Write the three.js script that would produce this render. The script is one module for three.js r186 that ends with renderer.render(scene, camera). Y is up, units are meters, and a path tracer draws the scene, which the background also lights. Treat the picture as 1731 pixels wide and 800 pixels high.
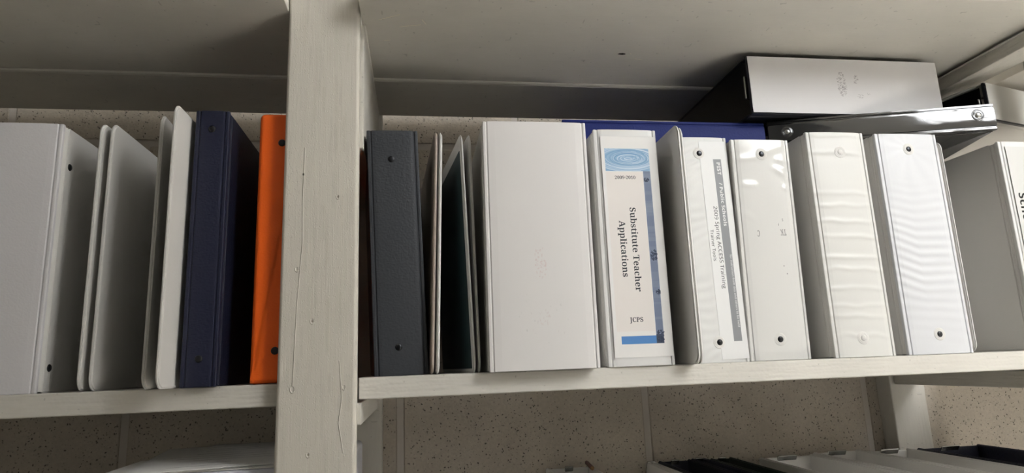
import * as THREE from 'three';
import { RoundedBoxGeometry } from 'three/addons/geometries/RoundedBoxGeometry.js';
import { mergeGeometries } from 'three/addons/utils/BufferGeometryUtils.js';
import { RectAreaLightUniformsLib } from 'three/addons/lights/RectAreaLightUniformsLib.js';

// ---------------------------------------------------------------- camera, sky, light, exposure
const scene = new THREE.Scene();
const renderer = new THREE.WebGLRenderer({ antialias: true });
renderer.toneMapping = THREE.LinearToneMapping;
renderer.toneMappingExposure = 3.4;
renderer.shadowMap.enabled = true;
const camera = new THREE.PerspectiveCamera(2 * Math.atan(400 / 1079.8) * 180 / Math.PI, 1731 / 800, 0.02, 30);
camera.position.set(0, 0.0077, 0.7347);
camera.rotation.set(0.1993, -0.1521, -0.039, 'YXZ');

scene.background = new THREE.Color(0.86, 0.93, 1.0);      // bright overcast sky outside the window
scene.backgroundIntensity = 0.3;
RectAreaLightUniformsLib.init();
// daylight entering by the window behind and to the right of the viewer
const WIN = { x0: 1.1, x1: 2.35, y0: 0.78, y1: 1.78, z: 1.75 };
const daylight = new THREE.RectAreaLight(new THREE.Color(0.97, 0.985, 1.0), 3.6, WIN.x1 - WIN.x0, WIN.y1 - WIN.y0);
daylight.position.set((WIN.x0 + WIN.x1) / 2, (WIN.y0 + WIN.y1) / 2, WIN.z - 0.02);
daylight.lookAt(daylight.position.x, daylight.position.y, -5);
daylight.name = 'daylight';
scene.add(daylight);
// added sunlight through the same window, put in so its bounce lifts the undersides
const sun = new THREE.DirectionalLight(new THREE.Color(1.0, 0.97, 0.93), 32);
sun.name = 'sun'; sun.castShadow = true;
sun.target.position.set(0.95, -1.4, 0.6); sun.position.set(0.95 + 0.22 * 4, -1.4 + 4, 0.6 + 0.47 * 4);
sun.shadow.mapSize.set(2048, 2048); Object.assign(sun.shadow.camera, { left: -3, right: 3, top: 3, bottom: -3, near: 0.1, far: 12 });
scene.add(sun, sun.target);

// ---------------------------------------------------------------- helpers
let seed = 20240607;
const rnd = () => { seed = (seed + 0x6d2b79f5) | 0; let t = Math.imul(seed ^ (seed >>> 15), 1 | seed); t = (t + Math.imul(t ^ (t >>> 7), 61 | t)) ^ t; return ((t ^ (t >>> 14)) >>> 0) / 4294967296; };
const hash = (x, y, s) => { let h = Math.imul(x | 0, 374761393) + Math.imul(y | 0, 668265263) + Math.imul(s | 0, 1442695041); h = Math.imul(h ^ (h >>> 13), 1274126177); return ((h ^ (h >>> 16)) >>> 0) / 4294967296; };
function vnoise(x, y, px, py, s) {                            // periodic value noise
  const xi = Math.floor(x), yi = Math.floor(y), fx = x - xi, fy = y - yi;
  const ux = fx * fx * (3 - 2 * fx), uy = fy * fy * (3 - 2 * fy), m = (a, n) => ((a % n) + n) % n;
  const g = (a, b) => hash(m(a, px), m(b, py), s);
  return (g(xi, yi) * (1 - ux) + g(xi + 1, yi) * ux) * (1 - uy) + (g(xi, yi + 1) * (1 - ux) + g(xi + 1, yi + 1) * ux) * uy;
}
function dataTex(w, h, fn, srgb) {                             // fn(u, v) -> [r,g,b] or grey, 0..1
  const a = new Uint8Array(w * h * 4);
  for (let j = 0; j < h; j++) for (let i = 0; i < w; i++) {
    const c = fn((i + 0.5) / w, (j + 0.5) / h), k = (j * w + i) * 4, q = Array.isArray(c) ? c : [c, c, c];
    for (let n = 0; n < 3; n++) a[k + n] = Math.max(0, Math.min(255, Math.round(q[n] * 255)));
    a[k + 3] = 255;
  }
  const t = new THREE.DataTexture(a, w, h);
  t.wrapS = t.wrapT = THREE.RepeatWrapping; t.magFilter = THREE.LinearFilter; t.minFilter = THREE.LinearMipmapLinearFilter; t.generateMipmaps = true;
  if (srgb) t.colorSpace = THREE.SRGBColorSpace;
  t.needsUpdate = true;
  return t;
}
function canvasTex(w, h, draw, srgb = true) {
  const c = document.createElement('canvas'); c.width = w; c.height = h;
  const g = c.getContext('2d'); draw(g, w, h);
  const t = new THREE.CanvasTexture(c); t.magFilter = THREE.LinearFilter;
  if (srgb) t.colorSpace = THREE.SRGBColorSpace;
  return t;
}
const names = {};
function numbered(n) { const k = names[n] = (names[n] ?? -1) + 1; return k ? n + '_' + String(k).padStart(3, '0') : n; }
function tag(o, label, category, group, kind) {
  o.userData.label = label; o.userData.category = category;
  if (group) o.userData.group = group;
  if (kind) o.userData.kind = kind;
  return o;
}
function part(name, geo, mat, parent, pos, rot) {
  const m = new THREE.Mesh(geo, mat); m.name = name;
  if (pos) m.position.set(...pos);
  if (rot) m.rotation.set(...rot);
  m.castShadow = m.receiveShadow = true; parent.add(m); return m;
}
function thing(name, label, category, group) {
  const o = new THREE.Group(); o.name = numbered(name); scene.add(o); return tag(o, label, category, group);
}
function struct(name, parent = scene) { const g = new THREE.Group(); g.name = name; g.userData.kind = 'structure'; parent.add(g); return g; }
const rbox = (w, h, d, r = 0.002, s = 2) => new RoundedBoxGeometry(w, h, d, s, r);
function setUV(g, fn) { const p = g.attributes.position, n = g.attributes.normal, u = new Float32Array(p.count * 2); for (let i = 0; i < p.count; i++) { const r = fn(p.getX(i), p.getY(i), p.getZ(i), n.getX(i), n.getY(i), n.getZ(i)); u[2 * i] = r[0]; u[2 * i + 1] = r[1]; } g.setAttribute('uv', new THREE.BufferAttribute(u, 2)); return g; }
// box mapping in metres, the grain (v) running along the given axis
function boxUV(g, axis, k = 1, ox = 0, oy = 0) {
  return setUV(g, (x, y, z, nx, ny, nz) => {
    const ax = Math.abs(nx), ay = Math.abs(ny), az = Math.abs(nz);
    let a, b;
    if (axis === 'y') { b = y; a = az > ax ? x : z; if (ay > ax && ay > az) { a = x; b = z; } }
    else if (axis === 'x') { b = x; a = ay > az ? z : y; if (ax > ay && ax > az) { a = z; b = y; } }
    else { b = z; a = ay > ax ? x : y; if (az > ax && az > ay) { a = x; b = y; } }
    return [a * k + ox, b * k + oy];
  });
}

// ---------------------------------------------------------------- materials
const std = (o) => new THREE.MeshPhysicalMaterial(o);
// painted wood: brush marks and grain as fine relief, slight blotches of tone; tile 0.25 m
const woodBump = dataTex(512, 512, (u, v) => {
  const gr = vnoise(u * 90, v * 6, 90, 6, 1) * 0.4 + vnoise(u * 170, v * 16, 170, 16, 2) * 0.25;
  const peel = vnoise(u * 60, v * 60, 60, 60, 3) * 0.2 + vnoise(u * 140, v * 110, 140, 110, 4) * 0.15;
  return gr + peel;
});
const woodTone = dataTex(512, 512, (u, v) => {
  const b = vnoise(u * 5, v * 4, 5, 4, 7) * 0.5 + vnoise(u * 19, v * 11, 19, 11, 8) * 0.3 + vnoise(u * 120, v * 24, 120, 24, 9) * 0.2;
  let k = 0.965 + 0.05 * (b - 0.5);
  const s = vnoise(u * 46, v * 46, 46, 46, 15);
  if (s > 0.955) k -= 0.10;
  return [k, k * 0.995, k * 0.985];
}, true);
const cream = std({ color: 0xdddad3, roughness: 0.52, map: woodTone, bumpMap: woodBump, bumpScale: 0.0007 });
const creamPlain = std({ color: 0xdddad3, roughness: 0.55, map: woodTone, bumpMap: woodBump, bumpScale: 0.0003 });
const undersideCream = std({ color: 0xdddad3, roughness: 0.5, map: woodTone, bumpMap: woodBump, bumpScale: 0.00025 });
const caulkMat = std({ color: 0xefece4, roughness: 0.5 });
const hole = std({ color: 0x1c1712, roughness: 0.9 });
// speckled block: pale grey-beige face with many small dark pores
const pores = []; for (let i = 0; i < 4200; i++) pores.push([rnd(), rnd(), 0.0008 + 0.0024 * Math.pow(rnd(), 2.2), rnd(), rnd() * 3.14]);
const poreGrid = new Map();
for (const p of pores) { const k = Math.floor(p[0] * 64) + 64 * Math.floor(p[1] * 64); if (!poreGrid.has(k)) poreGrid.set(k, []); poreGrid.get(k).push(p); }
function poreAt(u, v) {
  let d = 0; const ci = Math.floor(u * 64), cj = Math.floor(v * 64);
  for (let a = -1; a <= 1; a++) for (let b = -1; b <= 1; b++) {
    const l = poreGrid.get(((ci + a + 64) % 64) + 64 * ((cj + b + 64) % 64)); if (!l) continue;
    for (const p of l) {
      let dx = u - p[0], dy = v - p[1]; dx -= Math.round(dx); dy -= Math.round(dy);
      const c = Math.cos(p[4]), s = Math.sin(p[4]), q = Math.hypot((dx * c + dy * s) * 0.7, (dy * c - dx * s) * 1.2) / (p[2] * 1.1);
      if (q < 1) d = Math.max(d, (1 - q * q) * (0.45 + 0.55 * p[3]));
    }
  }
  return d;
}
const blockTone = dataTex(1024, 1024, (u, v) => {
  const n = vnoise(u * 12, v * 12, 12, 12, 31) * 0.4 + vnoise(u * 120, v * 120, 120, 120, 32) * 0.35 + vnoise(u * 300, v * 300, 300, 300, 33) * 0.25;
  const k = 0.90 + 0.13 * (n - 0.5), d = poreAt(u, v) * 0.72;
  return [k * (1 - d), k * 0.975 * (1 - d), k * 0.93 * (1 - d)];
}, true);
const blockBump = dataTex(1024, 1024, (u, v) => 0.6 + 0.3 * (vnoise(u * 160, v * 160, 160, 160, 34) - 0.5) - 0.5 * poreAt(u, v));
const blockMats = [0xd6d1cc, 0xd2cdc8, 0xd9d4ce].map((c) => std({ color: c, roughness: 0.9, map: blockTone, bumpMap: blockBump, bumpScale: 0.0009 }));
const mortar = std({ color: 0xc9c2ba, roughness: 0.85 });
const plaster = std({ color: 0xebe9e4, roughness: 0.9 });
const floorMat = std({ color: 0xd9d3c8, roughness: 0.6 });

// vinyl: fine emboss and soft waviness
const emboss = dataTex(512, 512, (u, v) => 0.5 + 0.25 * (vnoise(u * 8, v * 8, 8, 8, 51) - 0.5) + 0.12 * (vnoise(u * 200, v * 200, 200, 200, 52) - 0.5));
const leather = dataTex(512, 512, (u, v) => 0.5 * vnoise(u * 180, v * 120, 180, 120, 53) + 0.5 * vnoise(u * 90, v * 240, 90, 240, 54));
const vinyl = (c, o = {}) => std({ color: c, roughness: 0.4, bumpMap: emboss, bumpScale: 0.0008, ...o });
const white = vinyl(0xdedcd8), whiteEdge = white;
const lilacWhite = vinyl(0xdcdadd);
const navy = vinyl(0x131833, { roughness: 0.5, bumpMap: leather, bumpScale: 0.0003 });
const navyDark = vinyl(0x11152a, { roughness: 0.5, bumpMap: leather, bumpScale: 0.0003 });
const royal = vinyl(0x1f2c70, { roughness: 0.5, specularIntensity: 0.3, bumpMap: leather, bumpScale: 0.0002 });
const black = vinyl(0x33363b, { roughness: 0.45, bumpMap: leather, bumpScale: 0.00025 });
let gloss;
const inkblack = vinyl(0x262830, { roughness: 0.35 });
const orange = vinyl(0xff6a14, { roughness: 0.45 });
const green = vinyl(0x1c3236, { roughness: 0.35 });
const darkgreen = vinyl(0x22332c, { roughness: 0.4 });
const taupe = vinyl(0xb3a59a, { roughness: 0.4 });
const inner = std({ color: 0xbdb8b2, roughness: 0.6 });
const paper = std({ color: 0xeceae6, roughness: 0.7 });
const steel = std({ color: 0xb9b9b6, metalness: 1, roughness: 0.22 });
const darkSteel = std({ color: 0x3c3d40, metalness: 1, roughness: 0.3 });
const blackRivet = std({ color: 0x16171a, metalness: 0.4, roughness: 0.35 });
const clearPlastic = std({ color: 0xffffff, transmission: 1, thickness: 0, roughness: 0.08, ior: 1.45 });

// spine sleeves, wrinkled: relief patterns computed over the whole spine (u across, v up from the foot)
const soft = (u, v, k) => vnoise(u * 2.2 + k, v * 6 + k, 64, 64, k) - 0.5;
const relief = (fn) => dataTex(256, 896, (u, v) => 0.5 + fn(u, v));
const ridge = (u, v, x0, y0, x1, y1, w, a) => {               // a crease from one point to another, in units of the width
  const X = u, Y = v * 3.5, ax = x0, ay = y0 * 3.5, bx = x1, by = y1 * 3.5, dx = bx - ax, dy = by - ay;
  const t = Math.max(0, Math.min(1, ((X - ax) * dx + (Y - ay) * dy) / (dx * dx + dy * dy))), d = Math.hypot(X - ax - t * dx, Y - ay - t * dy) / w;
  return d < 3 ? a * Math.exp(-d * d) * (0.3 + 0.7 * Math.sin(Math.PI * (0.1 + 0.8 * t))) : 0;
};
const bumpCalm = relief((u, v) => 0.25 * soft(u, v, 71) + 0.05 * soft(u * 4, v * 4, 72));
const bumpAccess = relief((u, v) => 0.2 * soft(u, v, 61) + (0.06 + 0.1 * vnoise(u * 3, v * 7, 64, 64, 62)) * (u < 0.55 ? 1 : 0.3) * Math.sin(6.2832 * (21 * v - 3.2 * u + 1.6 * soft(u, v, 63))) * 0.6);
const bumpCrumple = relief((u, v) => 0.3 * soft(u, v, 73)
  + ridge(u, v, 0.08, 0.905, 0.42, 0.915, 0.05, 0.22) + ridge(u, v, 0.4, 0.92, 0.86, 0.975, 0.07, 0.3) + ridge(u, v, 0.76, 0.905, 0.9, 0.9, 0.05, 0.25) + ridge(u, v, 0.74, 0.86, 0.9, 0.83, 0.06, 0.28)
  + ridge(u, v, 0.12, 0.785, 0.32, 0.785, 0.05, 0.26) + ridge(u, v, 0.84, 0.77, 0.92, 0.765, 0.04, 0.18) + ridge(u, v, 0.1, 0.66, 0.25, 0.63, 0.06, 0.1));
const rungs = [0.985, 0.9, 0.715, 0.66, 0.585, 0.52, 0.43, 0.375, 0.29, 0.215, 0.17, 0.09];
const bumpRungs = relief((u, v) => { let h = 0.25 * soft(u, v, 81); for (let i = 0; i < rungs.length; i++) { const d = (v - rungs[i] - 0.012 * soft(u * 2, i, 84) + 0.01 * (u - 0.5)) / 0.011; if (Math.abs(d) < 3) h += 0.24 * Math.exp(-d * d) * (0.25 + 0.9 * vnoise(u * 2.5 + i * 3.7, i, 64, 64, 83)); } return h; });
const bumpFan = relief((u, v) => {
  const a = Math.atan2((v - 0.93) * 3.2, u - 0.5), r = Math.hypot((v - 0.93) * 3.2, u - 0.5), m = Math.min(1, Math.max(0, (v - 0.55) / 0.25));
  const fan = Math.sin(a * 11 + 2 * soft(u, v, 94)) * 0.09 * Math.min(1, r * 1.5);
  const lines = Math.sin(6.2832 * (24 * (v + 0.05 * (u - 0.5) - 0.05 * Math.abs(u - 0.4)) + 1.1 * soft(u, v, 91))) * (0.04 + 0.1 * vnoise(u * 2, v * 9, 64, 64, 92));
  return 0.2 * soft(u, v, 93) + fan * m + lines * (1 - m) * Math.min(1, v * 4);
});
gloss = std({ color: 0x101114, roughness: 0.08, ior: 2.0, bumpMap: bumpCalm, bumpScale: 0.0016 });
const sleeve = (c, b, k, o = {}) => std({ color: c, roughness: 0.3, specularIntensity: 0.45, bumpMap: b, bumpScale: k, ...o });

// ---------------------------------------------------------------- binder parts
// spine: a welded panel seen in section (rim, groove, cushioned panel), drawn up the height
function spineGeo(w, h, bulge = 0.0015) {
  const s = new THREE.Shape(), H = w / 2, r = 0.0014;
  s.moveTo(-H, -0.004); s.lineTo(-H, -r); s.quadraticCurveTo(-H, 0, -H + r, 0);
  s.lineTo(-H + 0.0034, 0); s.lineTo(-H + 0.0042, -0.0010); s.lineTo(-H + 0.0052, -0.0010); s.lineTo(-H + 0.006, 0.0002);
  const N = 14; for (let i = 1; i < N; i++) { const t = i / N; s.lineTo(-H + 0.006 + (w - 0.012) * t, 0.0002 + bulge * Math.sqrt(Math.sin(Math.PI * t))); }
  s.lineTo(H - 0.006, 0.0002); s.lineTo(H - 0.0052, -0.0010); s.lineTo(H - 0.0042, -0.0010); s.lineTo(H - 0.0034, 0);
  s.lineTo(H - r, 0); s.quadraticCurveTo(H, 0, H, -r); s.lineTo(H, -0.004); s.closePath();
  const g = new THREE.ExtrudeGeometry(s, { depth: h - 0.0012, bevelEnabled: true, bevelThickness: 0.0006, bevelSize: 0.0005, bevelOffset: -0.0005, bevelSegments: 1, curveSegments: 3 });
  g.rotateX(-Math.PI / 2); g.scale(1, 1, -1);          // section in x,z; height up y
  const idx = g.index; if (idx) { for (let i = 0; i < idx.count; i += 3) { const a = idx.getX(i); idx.setX(i, idx.getX(i + 1)); idx.setX(i + 1, a); } }
  else for (const k of ['position', 'uv']) { const t = g.attributes[k], z = t.itemSize, a = t.array; for (let i = 0; i < t.count; i += 3) for (let c = 0; c < z; c++) { const b = a[i * z + c]; a[i * z + c] = a[(i + 1) * z + c]; a[(i + 1) * z + c] = b; } }
  g.translate(0, 0.0006, 0); g.computeVertexNormals();
  return setUV(g, (x, y) => [x / w + 0.5, y / h]);
}
// cover board: square at the spine, rounded at the fore-edge; x along the depth, z the thickness
function boardShape(d, h, r, o = 0) {
  const s = new THREE.Shape(), a = 0.003;
  s.moveTo(a, -o); s.lineTo(d - r, -o); s.absarc(d - r + o, r - o, r, -Math.PI / 2, 0, false);
  s.lineTo(d + o, h - r); s.absarc(d - r + o, h - r + o, r, 0, Math.PI / 2, false);
  s.lineTo(a, h + o); s.quadraticCurveTo(0, h + o, 0, h + o - a); s.lineTo(0, a - o); s.quadraticCurveTo(0, -o, a, -o);
  return s;
}
function coverGeo(d, h, t, r = 0.011, foreOut = false) {
  const b = 0.0008, sh = boardShape(d - 2 * b, h - 2 * b - 0.0024, r);
  const core = new THREE.ExtrudeGeometry(sh, { depth: t - 2 * b, bevelEnabled: true, bevelThickness: b, bevelSize: b, bevelSegments: 2, curveSegments: 5 });
  core.translate(b, b + 0.0012, -t / 2 + b);
  const rim = new THREE.ExtrudeGeometry(boardShape(d - 0.0002, h, r), { depth: t * 0.3, bevelEnabled: false, curveSegments: 5 });   // welded flange round the board
  rim.translate(0.0014, 0, -t * 0.15);
  const g = mergeGeometries([core, rim]);
  g.rotateY(foreOut ? -Math.PI / 2 : Math.PI / 2);
  return setUV(g, (x, y, z) => [z / 0.25, y / 0.25]);
}
// hinge: a strip of vinyl with welded ribs, running up the edge between spine and cover
function hingeGeo(h, side, n = 0.013) {
  const pts = []; const N = 12;
  for (let i = 0; i <= N; i++) { const t = i / N; pts.push([side * (-0.0006 + 0.0006 * Math.cos(t * Math.PI * 6)), -0.0012 - n * t]); }
  const s = new THREE.Shape(); s.moveTo(pts[0][0], pts[0][1]); for (const p of pts) s.lineTo(p[0], p[1]);
  for (const p of pts.slice().reverse()) s.lineTo(p[0] - side * 0.0016, p[1]); s.closePath();
  const g = new THREE.ExtrudeGeometry(s, { depth: h - 0.003, bevelEnabled: false });
  g.rotateX(-Math.PI / 2); g.rotateY(0); g.scale(1, 1, -1);
  const a = g.attributes.position.array; for (let i = 0; i < g.attributes.position.count; i += 3) for (let c = 0; c < 3; c++) { const b = a[i * 3 + c]; a[i * 3 + c] = a[(i + 1) * 3 + c]; a[(i + 1) * 3 + c] = b; }
  g.translate(0, 0.0015, 0); g.computeVertexNormals();
  return setUV(g, (x, y, z) => [z / 0.25, y / 0.25]);
}
const rivetGeo = new THREE.LatheGeometry([[0, 0.0016], [0.0018, 0.0015], [0.0032, 0.0011], [0.0040, 0.0003], [0.0042, -0.0012]].map((p) => new THREE.Vector2(...p)).reverse(), 18).rotateX(Math.PI / 2);
const collarGeo = new THREE.LatheGeometry([[0.0035, 0.0006], [0.0058, 0.0006], [0.0078, 0.0003], [0.0092, -0.0006]].map((p) => new THREE.Vector2(...p)).reverse(), 24).rotateX(Math.PI / 2);
function ringSet(parent, w, h, atZ) {
  const plate = part('ring_plate', new THREE.CapsuleGeometry(0.011, h - 0.06, 4, 10).scale(1, 1, 0.4), steel, parent, [0, h / 2, atZ - 0.004]);
  for (const s of [-1, 1]) part('lever', rbox(w > 0.07 ? 0.034 : 0.014, 0.024, 0.003, 0.0014, 2), steel, plate, [0, s * (h / 2 - 0.009), -0.008], [s * 0.55, 0, 0]);
  const r = Math.max(0.008, Math.min(w * 0.36, 0.026));
  for (const y of [h / 2 - 0.108, h / 2, h / 2 + 0.108]) part('ring', new THREE.TorusGeometry(r, 0.0017, 6, 28), steel, parent, [0, y, atZ - 0.006 - r], [Math.PI / 2, 0, 0]);
}
// a binder standing with its spine to the front; origin at the foot of the spine
function binder(name, label, o) {
  const g = thing(name, label, 'binder', o.group), { w, h = 0.292, d = 0.268, t = 0.0036 } = o;
  const sp = part('spine', spineGeo(w, h, o.bulge), o.spine, g);
  if (o.spine.bumpMap === emboss || o.spine.bumpMap === leather) setUV(sp.geometry, (x, y) => [x / 0.25, y / 0.25]);
  for (const s of [-1, 1]) {
    part('hinge', hingeGeo(h, s), o.edge ?? o.cover, g, [s * w / 2, 0, 0]);
    const c = part('cover', coverGeo(d - 0.012, h, t), o.cover, g, [s * (w / 2 - t / 2), 0, -0.0125]);
    if (o.splay) c.rotation.y = s * o.splay;
  }
  const face = (o.bulge ?? 0.0015) + 0.0002;
  for (const [u, v, m, collar] of o.rivets ?? []) {
    const p = [(u - 0.5) * w, (1 - v) * h, face];
    const rv = part('rivet', rivetGeo, m, g, p);
    if (collar) part('collar', collarGeo, o.spine === gloss ? gloss : white, rv, [0, 0, -0.0001]);
  }
  if (o.rings) ringSet(g, w, h, -0.004);
  if (o.pages) part('page_block', rbox(w * o.pages, h - 0.012, d - 0.05, 0.002, 1), paper, g, [0, (h - 0.012) / 2 + 0.004, -d / 2 - 0.006]);
  g.position.set(o.x, o.y ?? 0, o.z ?? 0);
  g.rotation.set(o.pitch ?? 0, o.yaw ?? 0, o.roll ?? 0, 'YXZ');
  g.userData.face = undefined; delete g.userData.face;
  return { g, sp, face, w, h };
}
// a binder standing with its open fore-edge to the front; covers given as [x at foot, lean, yaw, front z]
function openBinder(name, label, o) {
  const g = thing(name, label, 'binder', o.group), { h = 0.292, d = 0.265, t = 0.0042 } = o;
  const xs = o.covers.map((c) => c.x), x0 = (xs[0] + xs[1]) / 2, zf = Math.min(o.covers[0].z, o.covers[1].z);
  const gy = o.yaw ?? 0;
  g.position.set(x0 - d * Math.sin(gy), o.y ?? 0, zf - d * Math.cos(gy)); g.rotation.y = gy;
  o.covers.forEach((c, i) => {
    const ho = c.h ?? h, m = part('cover', coverGeo(d, ho, t, o.r ?? 0.012, true), c.mat ?? o.cover, g, [c.x - x0, c.lift ?? 0, c.z - zf]);
    m.geometry.translate(0, 0, -d); m.position.z += d;      // turn about the fore-edge
    m.rotation.set(0, c.yaw ?? 0, c.lean ?? 0, 'YXZ');
    if (c.insert) part('cover_sheet', rbox(0.0006, c.insert.h, d - 0.014, 0.0002, 1), c.insert.mat, m, [(c.insert.side) * (t / 2 + 0.0004), c.insert.h / 2 + 0.005, -d / 2 - 0.002]);
  });
  const rear = o.covers.map((c) => c.x - x0 - d * Math.sin(c.yaw ?? 0)), ws = Math.max(0.008, rear[1] - rear[0] - t);
  part('spine', rbox(ws, h - 0.004, 0.004, 0.0015, 2), o.spine ?? o.cover, g, [(rear[0] + rear[1]) / 2, h / 2, 0.003]);
  if (o.rings) { const k = new THREE.Group(); ringSet(g, ws + 0.004, h, 0); for (const ch of g.children) if (/ring/.test(ch.name)) { ch.position.z = -ch.position.z + 0.006; } }
  return g;
}

// ---------------------------------------------------------------- room
const ROOM = { x0: -2.2, x1: 3.25, y0: -1.4, y1: 1.84, zb: -0.33, zf: 1.75 };
{
  const wb = struct('wall_back');
  part('mortar', new THREE.BoxGeometry(ROOM.x1 - ROOM.x0 + 0.4, ROOM.y1 - ROOM.y0 + 0.4, 0.15), mortar, wb, [(ROOM.x0 + ROOM.x1) / 2, (ROOM.y0 + ROOM.y1) / 2, ROOM.zb - 0.077]);
  const BW = 0.4064, BH = 0.2032, J = 0.0105;
  const geos = []; for (let k = 0; k < 7; k++) geos.push(boxUV(rbox(BW - J, BH - J, 0.02, 0.0022, 1), 'y', 2.4, k * 0.37, k * 0.61));
  let n = 0;
  for (let r = -7; r <= 7; r++) {
    const y = -0.02 - BH / 2 + r * BH; if (y + BH / 2 < ROOM.y0 || y - BH / 2 > ROOM.y1) continue;
    for (let c = -5; c <= 8; c++) {
      const x = -0.027 + (c + 0.5) * BW + (r % 2 ? BW / 2 : 0); if (x + BW / 2 < ROOM.x0 || x - BW / 2 > ROOM.x1) continue;
      part('block', geos[(n * 3 + Math.abs(r)) % 7], blockMats[n % 3], wb, [x, y, ROOM.zb - 0.01]); n++;
    }
  }
  const W = 0.15, X = (ROOM.x0 + ROOM.x1) / 2, Y = (ROOM.y0 + ROOM.y1) / 2, Z = (ROOM.zb + ROOM.zf) / 2, LX = ROOM.x1 - ROOM.x0, LY = ROOM.y1 - ROOM.y0, LZ = ROOM.zf - ROOM.zb;
  const slab = (nm, w, h, d, p, m) => { const s = part(nm, new THREE.BoxGeometry(w, h, d), m, scene, p); s.userData.kind = 'structure'; return s; };
  slab('floor', LX + 0.6, W, LZ + 0.6, [X, ROOM.y0 - W / 2, Z], floorMat);
  slab('ceiling', LX + 0.6, W, LZ + 0.6, [X, ROOM.y1 + W / 2, Z], plaster);
  slab('wall_left', W, LY, LZ + 0.3, [ROOM.x0 - W / 2, Y, Z], plaster);
  slab('wall_right', W, LY, LZ + 0.3, [ROOM.x1 + W / 2, Y, Z], plaster);
  const wf = struct('wall_front'), zc = ROOM.zf + W / 2;
  const bx = (x0, x1, y0, y1) => part('wall_panel', new THREE.BoxGeometry(x1 - x0, y1 - y0, W), plaster, wf, [(x0 + x1) / 2, (y0 + y1) / 2, zc]);
  bx(ROOM.x0 - 0.15, WIN.x0, ROOM.y0, ROOM.y1); bx(WIN.x1, ROOM.x1 + 0.15, ROOM.y0, ROOM.y1); bx(WIN.x0, WIN.x1, ROOM.y0, WIN.y0); bx(WIN.x0, WIN.x1, WIN.y1, ROOM.y1);
  const w1 = struct('window_1'), wx = (WIN.x0 + WIN.x1) / 2, wy = (WIN.y0 + WIN.y1) / 2, ww = WIN.x1 - WIN.x0, wh = WIN.y1 - WIN.y0;
  for (const s of [-1, 1]) { part('frame_stile', rbox(0.05, wh, 0.06, 0.004), plaster, w1, [wx + s * (ww / 2 - 0.025), wy, zc]); part('frame_rail', rbox(ww - 0.1, 0.05, 0.06, 0.004), plaster, w1, [wx, wy + s * (wh / 2 - 0.025), zc]); }
  part('mullion', rbox(0.04, wh - 0.1, 0.05, 0.004), plaster, w1, [wx, wy, zc]);
  for (const s of [-1, 1]) part('pane', new THREE.PlaneGeometry(ww / 2 - 0.07, wh - 0.1), clearPlastic, w1, [wx + s * (ww / 4 - 0.015), wy, zc]);
}

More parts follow.
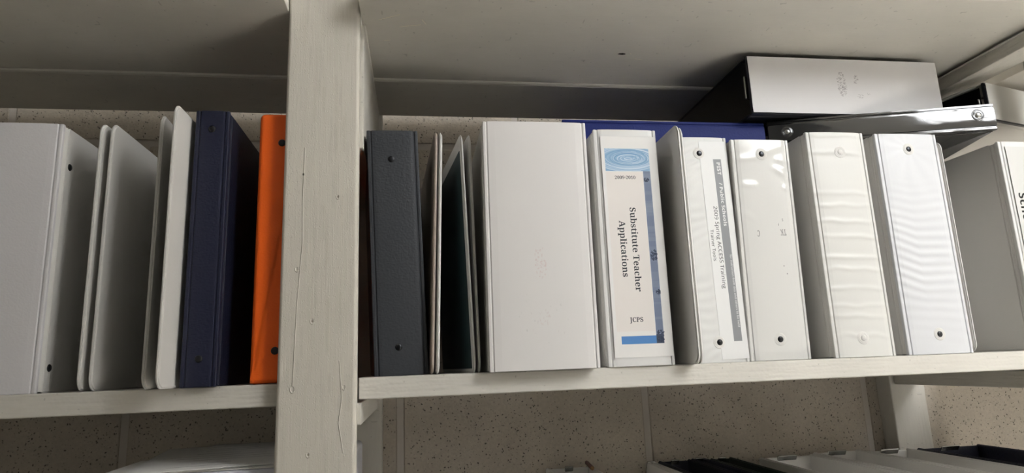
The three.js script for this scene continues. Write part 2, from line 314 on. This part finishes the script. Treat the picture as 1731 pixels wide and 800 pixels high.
// ---------------------------------------------------------------- shelving unit
const POSTS = [[-1.11, -1.03], [-0.1468, -0.0645], [0.862, 0.942], [1.80, 1.88]];
const YL = -0.002, YR = 0.0012;                                 // tops of the two boards at eye level
{
  const g = thing('shelving_unit', 'cream painted wooden shelving unit with posts, fixed against the speckled block wall', 'shelving');
  // dents, nail heads and paint runs on the front post
  const postFace = canvasTex(256, 1536, (c, w, h) => {
    c.fillStyle = '#808080'; c.fillRect(0, 0, w, h);
    for (let i = 0; i < 1700; i++) { const x = rnd() * w, y = rnd() * h, l = 10 + rnd() * 90, v = 112 + Math.floor(rnd() * 34); c.strokeStyle = `rgba(${v},${v},${v},0.55)`; c.lineWidth = 0.6 + rnd() * 1.3; c.beginPath(); c.moveTo(x, y); c.quadraticCurveTo(x + (rnd() - 0.5) * 5, y + l / 2, x + (rnd() - 0.5) * 3, y + l); c.stroke(); }
    for (let i = 0; i < 11000; i++) { const v = 92 + Math.floor(rnd() * 74); c.fillStyle = `rgba(${v},${v},${v},0.6)`; const r = 0.7 + rnd() * 1.4; c.fillRect(rnd() * w, rnd() * h, r, r * 1.6); }
    const X = (x) => (x + 0.143) / 0.0795 * w, Y = (y) => (0.5 - y) / 0.7 * h;
    for (const [x, y, r] of [[-0.085, 0.202, 4], [-0.109, 0.063, 5], [-0.076, -0.008, 4], [-0.11, -0.075, 4], [-0.127, -0.008, 6], [-0.126, 0.12, 4]]) {
      c.fillStyle = '#303030'; c.beginPath(); c.ellipse(X(x), Y(y), r * 0.8, r, 0, 0, 7); c.fill();
      c.strokeStyle = '#f0f0f0'; c.lineWidth = 2; c.beginPath(); c.arc(X(x), Y(y), r + 2, 0.6, 3.6); c.stroke();
    }
    c.strokeStyle = '#e0e0e0'; c.lineWidth = 2.2;
    const run = (pts) => { c.beginPath(); c.moveTo(X(pts[0][0]), Y(pts[0][1])); for (const p of pts) c.lineTo(X(p[0]), Y(p[1])); c.stroke(); };
    run([[-0.121, 0.26], [-0.122, 0.2], [-0.121, 0.15], [-0.125, 0.08], [-0.127, -0.005]]);
    run([[-0.081, 0.02], [-0.078, -0.02], [-0.081, -0.045], [-0.076, -0.075]]);
  }, false);
  const postTone = canvasTex(128, 768, (c, w, h) => {
    c.fillStyle = '#f6f3ee'; c.fillRect(0, 0, w, h);
    for (let i = 0; i < 500; i++) { const v = 225 + Math.floor(rnd() * 30); c.fillStyle = `rgba(${v},${v - 3},${v - 9},0.25)`; c.fillRect(rnd() * w, rnd() * h, 1 + rnd() * 5, 10 + rnd() * 60); }
    const X = (x) => (x + 0.143) / 0.0795 * w, Y = (y) => (0.5 - y) / 0.7 * h;
    c.fillStyle = '#3a3530'; c.beginPath(); c.arc(X(-0.122), Y(0.228), 1.3, 0, 7); c.fill();
    c.fillStyle = '#8d8578'; for (const [x, y] of [[-0.085, 0.202], [-0.11, -0.075], [-0.109, 0.063]]) { c.beginPath(); c.arc(X(x), Y(y), 1.2, 0, 7); c.fill(); }
  });
  const postMat = std({ color: 0xdddad3, roughness: 0.55, map: postTone, bumpMap: postFace, bumpScale: 0.0020 });
  for (const [a, b] of POSTS) {
    const shown = a > -0.2 && a < 0;
    const pg = rbox(b - a, ROOM.y1 - ROOM.y0, 0.017, 0.0042, 3), mid = (ROOM.y0 + ROOM.y1) / 2;
    if (shown) setUV(pg, (x, y, z, nx) => [Math.abs(nx) > 0.7 ? 0.5 + z * 6 : x / (b - a) + 0.5, (y + mid + 0.2) / 0.7]); else boxUV(pg, 'y', 4);
    part('post', pg, shown ? postMat : cream, g, [(a + b) / 2, mid, 0.0085]);
  }
  for (const [a, b] of [[-1.10, -1.035], [-0.119, -0.054], [0.8095, 0.8755], [1.79, 1.855]])
    part('rear_post', boxUV(rbox(b - a, ROOM.y1 - ROOM.y0, 0.035, 0.002), 'y', 4), creamPlain, g, [(a + b) / 2, (ROOM.y0 + ROOM.y1) / 2, ROOM.zb + 0.0175]);
  // boards: [x0, x1] of each bay, top y
  const bays = [[-1.03, -0.1472, 0], [-0.064, 0.8615, 1], [0.9425, 1.80, 2]];
  const T = 0.0238, zr = ROOM.zb + 0.001;
  // paint flakes, a knocked-out chip and scratches under the upper board
  for (const [a, b, k] of bays) {
    const y = k === 0 ? YL : YR;
    part('shelf_board', boxUV(rbox(b - a, T, -zr - 0.037, 0.0018, 3), 'x', 4), cream, g, [(a + b) / 2, y - T / 2, (zr + 0.037) / 2]);
    part('shelf_board', boxUV(rbox(b - a, T, -zr - 0.037, 0.0018, 3), 'x', 4), cream, g, [(a + b) / 2, -0.446 - T / 2, (zr + 0.037) / 2]);
    // the front plank of the upper shelf runs out of square: it widens toward the right
    const fs = new THREE.Shape(), zl = k === 0 ? 0.034 : 0.05, zq = k === 0 ? 0.046 : 0.122, e = 0.0014;
    fs.moveTo(a + e, 0.1585 - e); fs.lineTo(a + e, -zl + e); fs.lineTo(b - e, -zq + e); fs.lineTo(b - e, 0.1585 - e); fs.closePath();
    const fg = new THREE.ExtrudeGeometry(fs, { depth: T - 2 * e, bevelEnabled: true, bevelThickness: e, bevelSize: e, bevelSegments: 2 }).rotateX(-Math.PI / 2).translate(0, e, 0);
    const f = part('shelf_board', boxUV(fg, 'x', 4), undersideCream, g, [0, 0.43, 0]);
    part('shelf_board', boxUV(rbox(b - a, T, -0.1595 - zr - 0.0375, 0.002, 3), 'x', 4), undersideCream, g, [(a + b) / 2, 0.4256 + T / 2, (-0.1595 + zr + 0.0375) / 2]);
    part('caulk_bead', new THREE.CylinderGeometry(0.0017, 0.0017, b - a, 8).rotateZ(Math.PI / 2), caulkMat, f, [(a + b) / 2, -0.0012, -0.1583]);
    if (k === 1) {
      const chip = new THREE.Shape(); [[-0.0055, -0.001], [-0.003, 0.0018], [0.001, 0.0024], [0.005, 0.0012], [0.006, -0.001], [0.002, -0.0026], [-0.002, -0.0022]].forEach((p, i) => (i ? chip.lineTo(...p) : chip.moveTo(...p)));
      const cg = new THREE.ExtrudeGeometry(chip, { depth: 0.0006, bevelEnabled: false }).rotateX(Math.PI / 2);
      part('chip', cg, hole, f, [0.287, 0.0003, -0.059]);
      const flake = std({ color: 0xe8e1d0, roughness: 0.6 });
      for (const [x, z, l, r] of [[0.316, -0.073, 0.012, 0.2], [0.30, -0.058, 0.004, 0.9], [-0.03, 0.012, 0.03, -0.5], [-0.005, -0.006, 0.028, -0.25], [0.012, 0.004, 0.012, 1.1], [0.37, -0.09, 0.004, 0.1], [-0.035, -0.045, 0.008, -0.2]])
        part('paint_flake', rbox(l, 0.0006, 0.0011, 0.00025, 1), flake, f, [x, 0, z], [0, r, 0]);
    }
  }
  // cross rails from front post to rear post under every shelf, with a caulk bead along the top
  for (const [x0, x1, inner] of [[-0.118, -0.0605, 1], [0.818, 0.8605, -1], [-1.10, -1.04, 1], [1.80, 1.85, -1]]) {
    for (const [yt, hh] of [[0.4256, inner > 0 ? 0.16 : 0.0205], [YL - T, 0.0235], [-0.446 - T, 0.0235]]) {
      const zl = ROOM.zb + 0.035, zn = inner < 0 && x0 < 1 && yt > 0.3 ? 0.1 : -0.0005;
      const r = part('rail', boxUV(rbox(x1 - x0, hh, zn - zl, 0.0016, 2), 'z', 4), cream, g, [(x0 + x1) / 2, yt - hh / 2, (zn + zl) / 2]);
      if (yt > 0.3) part('caulk_bead', new THREE.CylinderGeometry(0.0016, 0.0016, zn - zl, 8).rotateX(Math.PI / 2), caulkMat, r, [inner * (x1 - x0) / 2, hh / 2 - 0.0002, 0]);
    }
  }
}

// ---------------------------------------------------------------- furniture added out of view to shape the light
{
  const t = thing('table', 'added white worktop out of view, bouncing sunlight up to the shelf undersides', 'table');  // unseen reflector, put in to throw sunlight up under the shelves
  const top = std({ color: 0xe6e4df, roughness: 0.6 });
  part('table_top', rbox(1.85, 0.03, 0.80, 0.006, 2), top, t, [0, 0.735, 0]);
  for (const x of [-0.86, 0.86]) for (const z of [-0.34, 0.34]) part('leg', rbox(0.05, 0.72, 0.05, 0.004, 2), darkSteel, t, [x, 0.36, z]);
  t.position.set(1.80, ROOM.y0, 1.15);
  // light blocker added out of view: it keeps the window's light off the left-hand binders
  const c = thing('added_cupboard', 'added tall grey blocker out of view, shading the left bay from the window', 'added_cupboard');
  const steelPaint = std({ color: 0x8b8d8e, roughness: 0.5 });
  part('body', rbox(0.50, 2.36, 0.46, 0.006, 2), steelPaint, c, [0, 1.18, 0]);
  for (const x of [-0.123, 0.123]) { const d = part('door', rbox(0.238, 2.24, 0.014, 0.004, 2), steelPaint, c, [x, 1.19, -0.237]); part('handle', rbox(0.014, 0.12, 0.018, 0.004, 2), darkSteel, d, [x < 0 ? 0.09 : -0.09, -0.05, -0.014]); }
  c.position.set(0.405, ROOM.y0, 1.11);
}
// ---------------------------------------------------------------- left bay
binder('binder', 'wide pale lilac-white binder, spine out, with dark rivet holes in its side cover', { w: 0.104, h: 0.2945, x: -0.4415, y: YL, z: -0.006, spine: lilacWhite, cover: white, edge: white, pages: 0.5 });
{
  const b = scene.children.at(-1);
  for (const [y, z] of [[0.25, -0.021], [0.026, -0.021]]) part('rivet', rivetGeo, blackRivet, b, [0.0521, y, z], [0, Math.PI / 2, 0]);
}
openBinder('binder', 'slim white binder beside the wide pale lilac one, both cover edges facing out', { y: YL, h: 0.295, cover: white, covers: [{ x: -0.3468, z: 0 }, { x: -0.3355, z: 0 }], rings: false });
openBinder('binder', 'white binder leaning by the navy one, its open covers facing out and jutting forward', { y: YL, h: 0.298, cover: white, covers: [{ x: -0.2750, z: 0.024, h: 0.297, yaw: 0.07 }, { x: -0.2535, z: 0.047, h: 0.300, yaw: -0.02 }] });
binder('binder', 'navy blue binder with dark rivets between the white binders and the orange one', { w: 0.036, h: 0.306, x: -0.2265, y: YL, z: 0.012, roll: 0, spine: navy, cover: navyDark, rivets: [[0.5, 0.072, darkSteel], [0.5, 0.905, darkSteel]], bulge: 0.0006 });
{
  // the moulded orange binder: one rounded shell for the spine
  const g = thing('binder', 'bright orange plastic binder with black rivets, tucked behind the post', 'binder');
  const w = 0.052, h = 0.310, s = new THREE.Shape(), r = 0.007;
  s.moveTo(-w / 2 + r, 0.001); s.lineTo(w / 2 - r, 0.001); s.quadraticCurveTo(w / 2, 0.001, w / 2, 0.001 + r); s.lineTo(w / 2, h - r); s.quadraticCurveTo(w / 2, h, w / 2 - r, h); s.lineTo(-w / 2 + r, h); s.quadraticCurveTo(-w / 2, h, -w / 2, h - r); s.lineTo(-w / 2, 0.001 + r * 0.2); s.quadraticCurveTo(-w / 2, 0.001, -w / 2 + r * 0.2, 0.001);
  const e = new THREE.ExtrudeGeometry(s, { depth: 0.012, bevelEnabled: true, bevelThickness: 0.006, bevelSize: 0.0055, bevelOffset: -0.0055, bevelSegments: 5, curveSegments: 6 });
  e.translate(0, 0, -0.018);
  part('spine', setUV(e, (x, y) => [x / 0.25, y / 0.25]), orange, g);
  for (const sd of [-1, 1]) part('cover', coverGeo(0.25, h, 0.0022), orange, g, [sd * (w / 2 - 0.0011), 0, -0.012]);
  for (const v of [0.118, 0.886]) part('rivet', rivetGeo, darkSteel, g, [0.0000, (1 - v) * h, 0.0002]).scale.setScalar(1.05);
  g.position.set(-0.1530, YL, -0.001);
}

// ---------------------------------------------------------------- right bay
binder('binder', 'black binder with two shiny rivets on its spine beside the post', { w: 0.0605, h: 0.290, x: -0.0170, y: YR, z: -0.008, yaw: 0.085, roll: 0.036, d: 0.24, spine: black, cover: inkblack, edge: inkblack, rivets: [[0.46, 0.125, darkSteel], [0.46, 0.89, darkSteel]], bulge: 0.0008 });
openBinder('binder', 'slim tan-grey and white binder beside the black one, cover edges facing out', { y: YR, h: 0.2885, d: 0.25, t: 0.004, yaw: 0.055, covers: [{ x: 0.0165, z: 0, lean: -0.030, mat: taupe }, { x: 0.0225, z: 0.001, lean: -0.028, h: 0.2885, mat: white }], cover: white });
const greenSheet = std({ color: 0x1d3437, roughness: 0.5 });
openBinder('binder', 'slim clear-pocketed binder holding a dark green sheet, leaning toward the tan one', { y: YR, h: 0.287, d: 0.25, t: 0.003, yaw: 0.10, covers: [{ x: 0.0650, z: -0.004, lean: 0.034, mat: white, insert: { h: 0.262, side: -1, mat: greenSheet } }, { x: 0.0705, z: -0.004, lean: 0.018, mat: white }], cover: white });

const faint = (draw, w = 256, h = 512, base = '#ffffff') => canvasTex(w, h, (c) => { c.fillStyle = base; c.fillRect(0, 0, w, h); draw(c, w, h); });
const smudge = (c, x, y, rx, ry, n, col) => { c.fillStyle = col; for (let i = 0; i < n; i++) { const a = rnd() * 6.28, r = Math.sqrt(rnd()); c.fillRect(x + Math.cos(a) * r * rx, y + Math.sin(a) * r * ry, 1 + rnd() * 2.5, 1 + rnd() * 3); } };
const bigSpine = sleeve(0xe0dddb, bumpCalm, 0.001, { roughness: 0.33, map: faint((c, w, h) => { smudge(c, 125, 300, 16, 34, 60, 'rgba(210,150,150,0.16)'); smudge(c, 130, 410, 14, 16, 26, 'rgba(205,160,160,0.12)'); smudge(c, 130, 405, 60, 60, 20, 'rgba(150,150,150,0.10)'); }) });
binder('binder', 'widest white binder with a broad blank spine beside the one with the printed label', { w: 0.1265, h: 0.294, x: 0.1425, y: YR, z: 0.018, spine: bigSpine, cover: white, edge: whiteEdge, pages: 0.4 });
{
  const b = binder('binder', 'white binder whose spine label reads Substitute Teacher Applications', { w: 0.0815, h: 0.292, x: 0.2605, y: YR, z: 0.002, spine: sleeve(0xdedddb, bumpCalm, 0.0008, { roughness: 0.3 }), cover: white, edge: whiteEdge, pages: 0.5 });
  const tex = canvasTex(512, 1900, (c, w, h) => {
    const U = (u) => u * w, V = (v) => v * h;
    c.fillStyle = '#f3f1ee'; c.fillRect(0, 0, w, h);
    c.fillStyle = '#f1ebe6'; c.fillRect(U(0.06), V(0.17), U(0.66), V(0.72));
    // water picture
    c.save(); c.beginPath(); c.rect(U(0.06), V(0.058), U(0.80), V(0.108)); c.clip();
    c.fillStyle = '#9ebfdc'; c.fillRect(0, 0, w, V(0.2));
    for (let i = 0; i < 60; i++) { c.strokeStyle = rnd() < 0.5 ? 'rgba(225,236,246,0.55)' : 'rgba(110,155,200,0.45)'; c.lineWidth = 2 + rnd() * 6; c.beginPath(); c.ellipse(U(0.48) + (rnd() - 0.5) * 24, V(0.105) + (rnd() - 0.5) * 12, 24 + i * 5.5, 6 + i * 2.1, 0, rnd() * 6, rnd() * 6 + 2.5); c.stroke(); }
    c.restore();
    // strip with tree silhouettes
    c.fillStyle = '#7f8aa2'; c.fillRect(U(0.73), V(0.166), U(0.13), V(0.744));
    for (let i = 0; i < 26; i++) { c.fillStyle = 'rgba(150,160,180,0.25)'; c.fillRect(U(0.73), V(0.17 + rnd() * 0.7), U(0.13), 8 + rnd() * 60); }
    const tree = (u, v, n, ru, rv) => { c.fillStyle = '#3d4558'; for (let i = 0; i < n; i++) { const a = rnd() * 6.28, r = Math.sqrt(rnd()), x = U(u + Math.cos(a) * r * ru), y = V(v + Math.sin(a) * r * rv); if (x > U(0.73) && x < U(0.86)) c.fillRect(x, y, 3 + rnd() * 7, 3 + rnd() * 7); } };
    tree(0.76, 0.205, 60, 0.06, 0.010); tree(0.80, 0.555, 110, 0.06, 0.025); tree(0.83, 0.72, 60, 0.05, 0.012); tree(0.81, 0.9, 90, 0.07, 0.016);
    c.fillStyle = '#5f92cf'; c.fillRect(U(0.13), V(0.91), U(0.60), V(0.034)); c.fillStyle = '#4a5468'; c.fillRect(U(0.73), V(0.905), U(0.13), V(0.039));
    tree(0.79, 0.925, 60, 0.06, 0.012);
    c.fillStyle = '#4d4f52'; c.textAlign = 'center'; c.textBaseline = 'middle';
    c.font = 'bold 40px serif'; c.fillText('2009-2010', U(0.40), V(0.196));
    c.fillStyle = '#3f4246'; c.font = 'bold 52px serif'; c.fillText('JCPS', U(0.415), V(0.84));
    c.save(); c.translate(U(0.49), V(0.527)); c.rotate(Math.PI / 2); c.font = 'bold 76px serif'; c.fillText('Substitute Teacher', 0, 0); c.restore();
    c.save(); c.translate(U(0.285), V(0.525)); c.rotate(Math.PI / 2); c.font = 'bold 76px serif'; c.fillText('Applications', 0, 0); c.restore();
  });
  part('spine_label', new THREE.BoxGeometry(0.0715, 0.272, 0.0003), std({ map: tex, color: 0xf4f4f4, roughness: 0.4, specularIntensity: 0.4, bumpMap: bumpCalm, bumpScale: 0.0006 }), b.g, [0.003, 0.1465, b.face + 0.0001]);
}
openBinder('binder', 'slim white binder with a grey side between the two labelled binders, cover edges out', { y: YR, h: 0.292, d: 0.262, t: 0.0038, covers: [{ x: 0.3200, z: 0.028, mat: white }, { x: 0.3248, z: 0.026, mat: whiteEdge, h: 0.290 }], cover: white });
{
  const b = binder('binder', 'white binder with wrinkled sleeve and slip reading 2009 Spring ACCESS Training', { w: 0.069, h: 0.291, x: 0.3718, y: YR, z: -0.018, spine: sleeve(0xdcdcda, bumpAccess, 0.0026), cover: white, edge: whiteEdge, rivets: [[0.42, 0.077, darkSteel, 1], [0.45, 0.915, blackRivet, 1]], pages: 0.5 });
  const tex = canvasTex(300, 1900, (c, w, h) => {
    c.fillStyle = '#f4f4f3'; c.fillRect(0, 0, w, h);
    c.fillStyle = '#9a9c9f'; c.fillRect(150, 165, 92, 1590);
    c.fillStyle = '#f2f2f2'; c.textBaseline = 'middle';
    const down = (t, x, y, f) => { c.save(); c.translate(x, y); c.rotate(Math.PI / 2); c.font = f; c.fillText(t, 0, 0); c.restore(); };
    down('PIST', 206, 190, 'bold 58px sans-serif'); down('/ Public Schools', 206, 380, 'bold 52px sans-serif');
    down('for instruction from this and others to be held', 224, 1020, '30px sans-serif');
    c.fillStyle = '#35373a'; down('2009 Spring ACCESS Training', 112, 590, '56px sans-serif'); down('Trainer Tools', 42, 800, '47px sans-serif');
  });
  part('spine_label', new THREE.BoxGeometry(0.0355, 0.281, 0.0003), std({ map: tex, color: 0xf0f0f0, roughness: 0.35, specularIntensity: 0.4, bumpMap: bumpCalm, bumpScale: 0.0008 }), b.g, [0.0140, 0.1445, b.face + 0.0002], [0, 0, 0.012]);
}
binder('binder', 'white binder with glossy crumpled sleeve, black rivets and faint reversed ink marks', {
  w: 0.0815, h: 0.2865, x: 0.4498, y: YR + 0.0002, z: -0.020, pitch: 0.03, cover: white, edge: whiteEdge, rivets: [[0.5, 0.07, darkSteel, 1], [0.5, 0.91, blackRivet, 1]], pages: 0.5,
  spine: sleeve(0xdad9d6, bumpCrumple, 0.0030, { roughness: 0.13, specularIntensity: 1, map: faint((c, w, h) => {
    c.fillStyle = 'rgba(90,90,95,0.75)'; c.textAlign = 'center';
    const flip = (t, x, y, f) => { c.save(); c.translate(x, y); c.rotate(Math.PI); c.font = f; c.fillText(t, 0, 0); c.restore(); };
    flip('TK', 190, 216, '20px serif'); flip(',', 172, 204, '20px serif'); flip('C', 82, 218, '20px serif'); flip('s', 192, 190, '12px serif');
    c.fillRect(175, 300, 4, 2); c.fillRect(186, 318, 4, 2);
  }) }),
});
const scuffed = vinyl(0xe2e0da, { roughness: 0.35, map: faint((c, w, h) => { for (let i = 0; i < 9; i++) { c.strokeStyle = 'rgba(70,55,60,0.55)'; c.lineWidth = 1 + rnd() * 1.5; c.beginPath(); const x = 20 + rnd() * 30; c.moveTo(x, 300 + rnd() * 20); c.lineTo(x + 4, 350 + rnd() * 30); c.stroke(); } }, 256, 512) });
binder('binder', 'white binder with level ripples across its sleeve and pale covered rivets', { w: 0.0835, h: 0.2945, x: 0.5520, y: YR, z: -0.001, spine: sleeve(0xdad9d5, bumpRungs, 0.0030), cover: white, edge: whiteEdge, rivets: [[0.54, 0.095, white, 1], [0.48, 0.92, white, 1]], pages: 0.5 });
binder('binder', 'white binder with fan-shaped ripples in its sleeve and grey rivets, under the glossy black one', { w: 0.0925, h: 0.294, x: 0.6575, y: YR, z: -0.001, spine: sleeve(0xd8d9dc, bumpFan, 0.0024), cover: white, edge: whiteEdge, rivets: [[0.5, 0.075, darkSteel, 1], [0.5, 0.915, darkSteel, 1]], pages: 0.5 });
openBinder('binder', 'slim white binder with rounded cover edges out, between the fan-rippled one and the School one', { y: YR, h: 0.287, d: 0.262, t: 0.0036, covers: [{ x: 0.7068, z: -0.006 }, { x: 0.7112, z: -0.004 }], cover: white });
{
  const b = binder('binder', 'white binder with black lettering reading School on its spine, beside the slim rounded one', { w: 0.078, h: 0.2855, x: 0.8375, y: YR, z: -0.002, yaw: 0.03, spine: sleeve(0xdedddb, bumpCalm, 0.0005, { roughness: 0.45 }), cover: white, edge: white, pages: 0.5 });
  const tex = canvasTex(256, 1024, (c, w, h) => { c.fillStyle = '#f2f1ee'; c.fillRect(0, 0, w, h); c.save(); c.translate(26, 250); c.rotate(Math.PI / 2); c.fillStyle = '#1d1c1b'; c.font = 'bold 68px sans-serif'; c.fillText('School', 0, 0); c.restore(); });
  part('spine_label', new THREE.BoxGeometry(0.064, 0.270, 0.0003), std({ map: tex, color: 0xdcdcdc, roughness: 0.5, specularIntensity: 0.4 }), b.g, [0.002, 0.143, b.face + 0.0001]);
}
// ---- binders lying on top of the row: local height runs along x, base at the left end
function lay(b, x, y, z, yaw) { b.g.position.set(x, y, z); b.g.rotation.set(0, yaw, -Math.PI / 2, 'YXZ'); return b; }
lay(binder('binder', 'royal blue binder lying flat on top of the labelled white binders', { w: 0.036, h: 0.292, spine: royal, cover: royal, bulge: 0.0006, pages: 0.4 }), 0.196, 0.2945 + 0.018, -0.058, 0);
{
  const b = lay(binder('binder', 'glossy black binder with steel rivets lying on the row under the white-labelled one', { w: 0.0375, h: 0.298, spine: gloss, cover: gloss, bulge: 0.0007, rivets: [[0.42, 0.075, steel, 1], [0.5, 0.915, steel, 1]], pages: 0.4 }), 0.4915, 0.2955 + 0.0188, -0.0555, -0.262);
  const t1 = lay(binder('binder', 'black binder with a white spine sheet and open ring end, topmost of the lying pile', { w: 0.0855, h: 0.296, spine: inkblack, cover: inkblack, rings: true, t: 0.0038 }), 0.4585, 0.3345 + 0.0428, -0.034, 0);
  const sheet = std({ color: 0xd6d4d4, roughness: 0.4, specularIntensity: 0.4, bumpMap: bumpCalm, bumpScale: 0.0004, map: faint((c, w, h) => {
    smudge(c, 118, 268, 60, 12, 150, 'rgba(80,75,80,0.36)'); smudge(c, 90, 230, 24, 8, 32, 'rgba(80,75,80,0.3)'); smudge(c, 170, 222, 10, 9, 16, 'rgba(80,75,80,0.28)'); smudge(c, 160, 200, 6, 4, 5, 'rgba(80,75,80,0.28)');
  }, 256, 512) });
  part('spine_label', new THREE.BoxGeometry(0.083, 0.2945, 0.0004), sheet, t1.g, [0, 0.148, t1.face + 0.0002]);
  const t3 = lay(binder('binder', 'black-ended binder with a white spine sheet lying askew beside the right-hand rail', { w: 0.059, h: 0.294, spine: inkblack, cover: white, rings: true }), 0.833, 0.3335 + 0.0295, -0.036, 0.265);
  part('spine_label', new THREE.BoxGeometry(0.056, 0.292, 0.0004), sleeve(0xdad9d5, bumpCalm, 0.0008, { roughness: 0.3 }), t3.g, [0, 0.147, t3.face + 0.0002]);
  part('end_flap', rbox(0.051, 0.0012, 0.20, 0.0004, 1), gloss, t3.g, [0, 0.006, -0.11]);
}

// ---------------------------------------------------------------- shelf below: only the tops show
const YB = -0.446;
{
  const group = 'binders on the shelf below';
  const ob = (label, x0, x1, z, mat, o = {}) => openBinder('binder', label, { y: YB, h: 0.292, d: 0.262, covers: [{ x: x0, z, mat, yaw: o.yaw }, { x: x1, z, mat, yaw: o.yaw }], cover: mat, spine: mat, rings: true, group, ...o });
  ob('white binder on the shelf below with a red pencil lying across its top', 0.203, 0.272, -0.055, white);
  ob('slim white binder on the shelf below, touching two dark navy ones', 0.369, 0.378, -0.055, white);
  ob('thick navy binder on the shelf below, beside the slim white one', 0.390, 0.440, -0.056, navyDark);
  ob('thin navy binder on the shelf below, beside the dark green one', 0.448, 0.468, -0.060, navy);
  ob('dark green binder on the shelf below, standing last of the dark ones', 0.477, 0.510, -0.050, darkgreen);
  ob('white binder on the shelf below with its cover swung out toward the dark green one', 0.552, 0.640, -0.035, white, { d: 0.255 });
  ob('white binder in the middle of three on the shelf below', 0.658, 0.735, -0.045, white);
  ob('white binder on the shelf below beside the rear post, touching a navy one', 0.742, 0.815, -0.025, white);
  ob('broad navy binder on the shelf below, in front of the rear post', 0.832, 0.945, -0.020, navyDark);
  const p = thing('pencil', 'dark red pencil lying across the top of a white binder', 'pencil');
  part('barrel', new THREE.CylinderGeometry(0.0033, 0.0033, 0.06, 6).rotateX(Math.PI / 2), std({ color: 0x6a2a22, roughness: 0.5 }), p);
  part('tip', new THREE.ConeGeometry(0.0032, 0.012, 6).rotateX(Math.PI / 2), std({ color: 0xb08a60, roughness: 0.7 }), p, [0, 0, 0.036]);
  p.position.set(0.2665, YB + 0.292 + 0.0034, -0.293); p.rotation.y = -0.12;
  // white carton with loose sheets
  const c = thing('paper_carton', 'white carton standing on the shelf below, topped with loose sheets', 'box');
  part('body', rbox(0.255, 0.356, 0.245, 0.006, 3), vinyl(0xd8d8e2, { roughness: 0.5 }), c, [0, 0.178, 0]);
  part('lid_flap', rbox(0.25, 0.0015, 0.12, 0.0006, 1), paper, c, [0, 0.3568, 0.06], [0, 0, 0]);
  c.position.set(-0.207, YB, -0.137);
  for (const [x, z, r, k] of [[-0.215, -0.135, 0.05, 0], [-0.20, -0.145, -0.09, 1], [-0.222, -0.13, 0.16, 2]]) {
    const tx = canvasTex(256, 330, (q, w, h) => { q.fillStyle = '#f0efee'; q.fillRect(0, 0, w, h); q.strokeStyle = 'rgba(60,60,65,0.7)'; for (let i = 0; i < 9; i++) { q.lineWidth = 1.5; q.beginPath(); const y = 24 + i * 33 + rnd() * 8, a = 18 + rnd() * 60; q.moveTo(a, y); q.lineTo(a + 50 + rnd() * 110, y + rnd() * 3); q.stroke(); } });
    const s = part('paper_sheet', new THREE.BoxGeometry(0.19, 0.0007, 0.235), std({ map: tx, roughness: 0.75 }), scene, [x, YB + 0.3581 + k * 0.0008, z], [0, r, 0]);
    s.name = numbered('paper_sheet');
    tag(s, ['lowest loose printed sheet lying on the white carton', 'middle loose printed sheet lying on the white carton', 'uppermost loose printed sheet lying askew on the white carton'][k], 'paper', 'sheets on the carton');
  }
}
renderer.render(scene, camera);
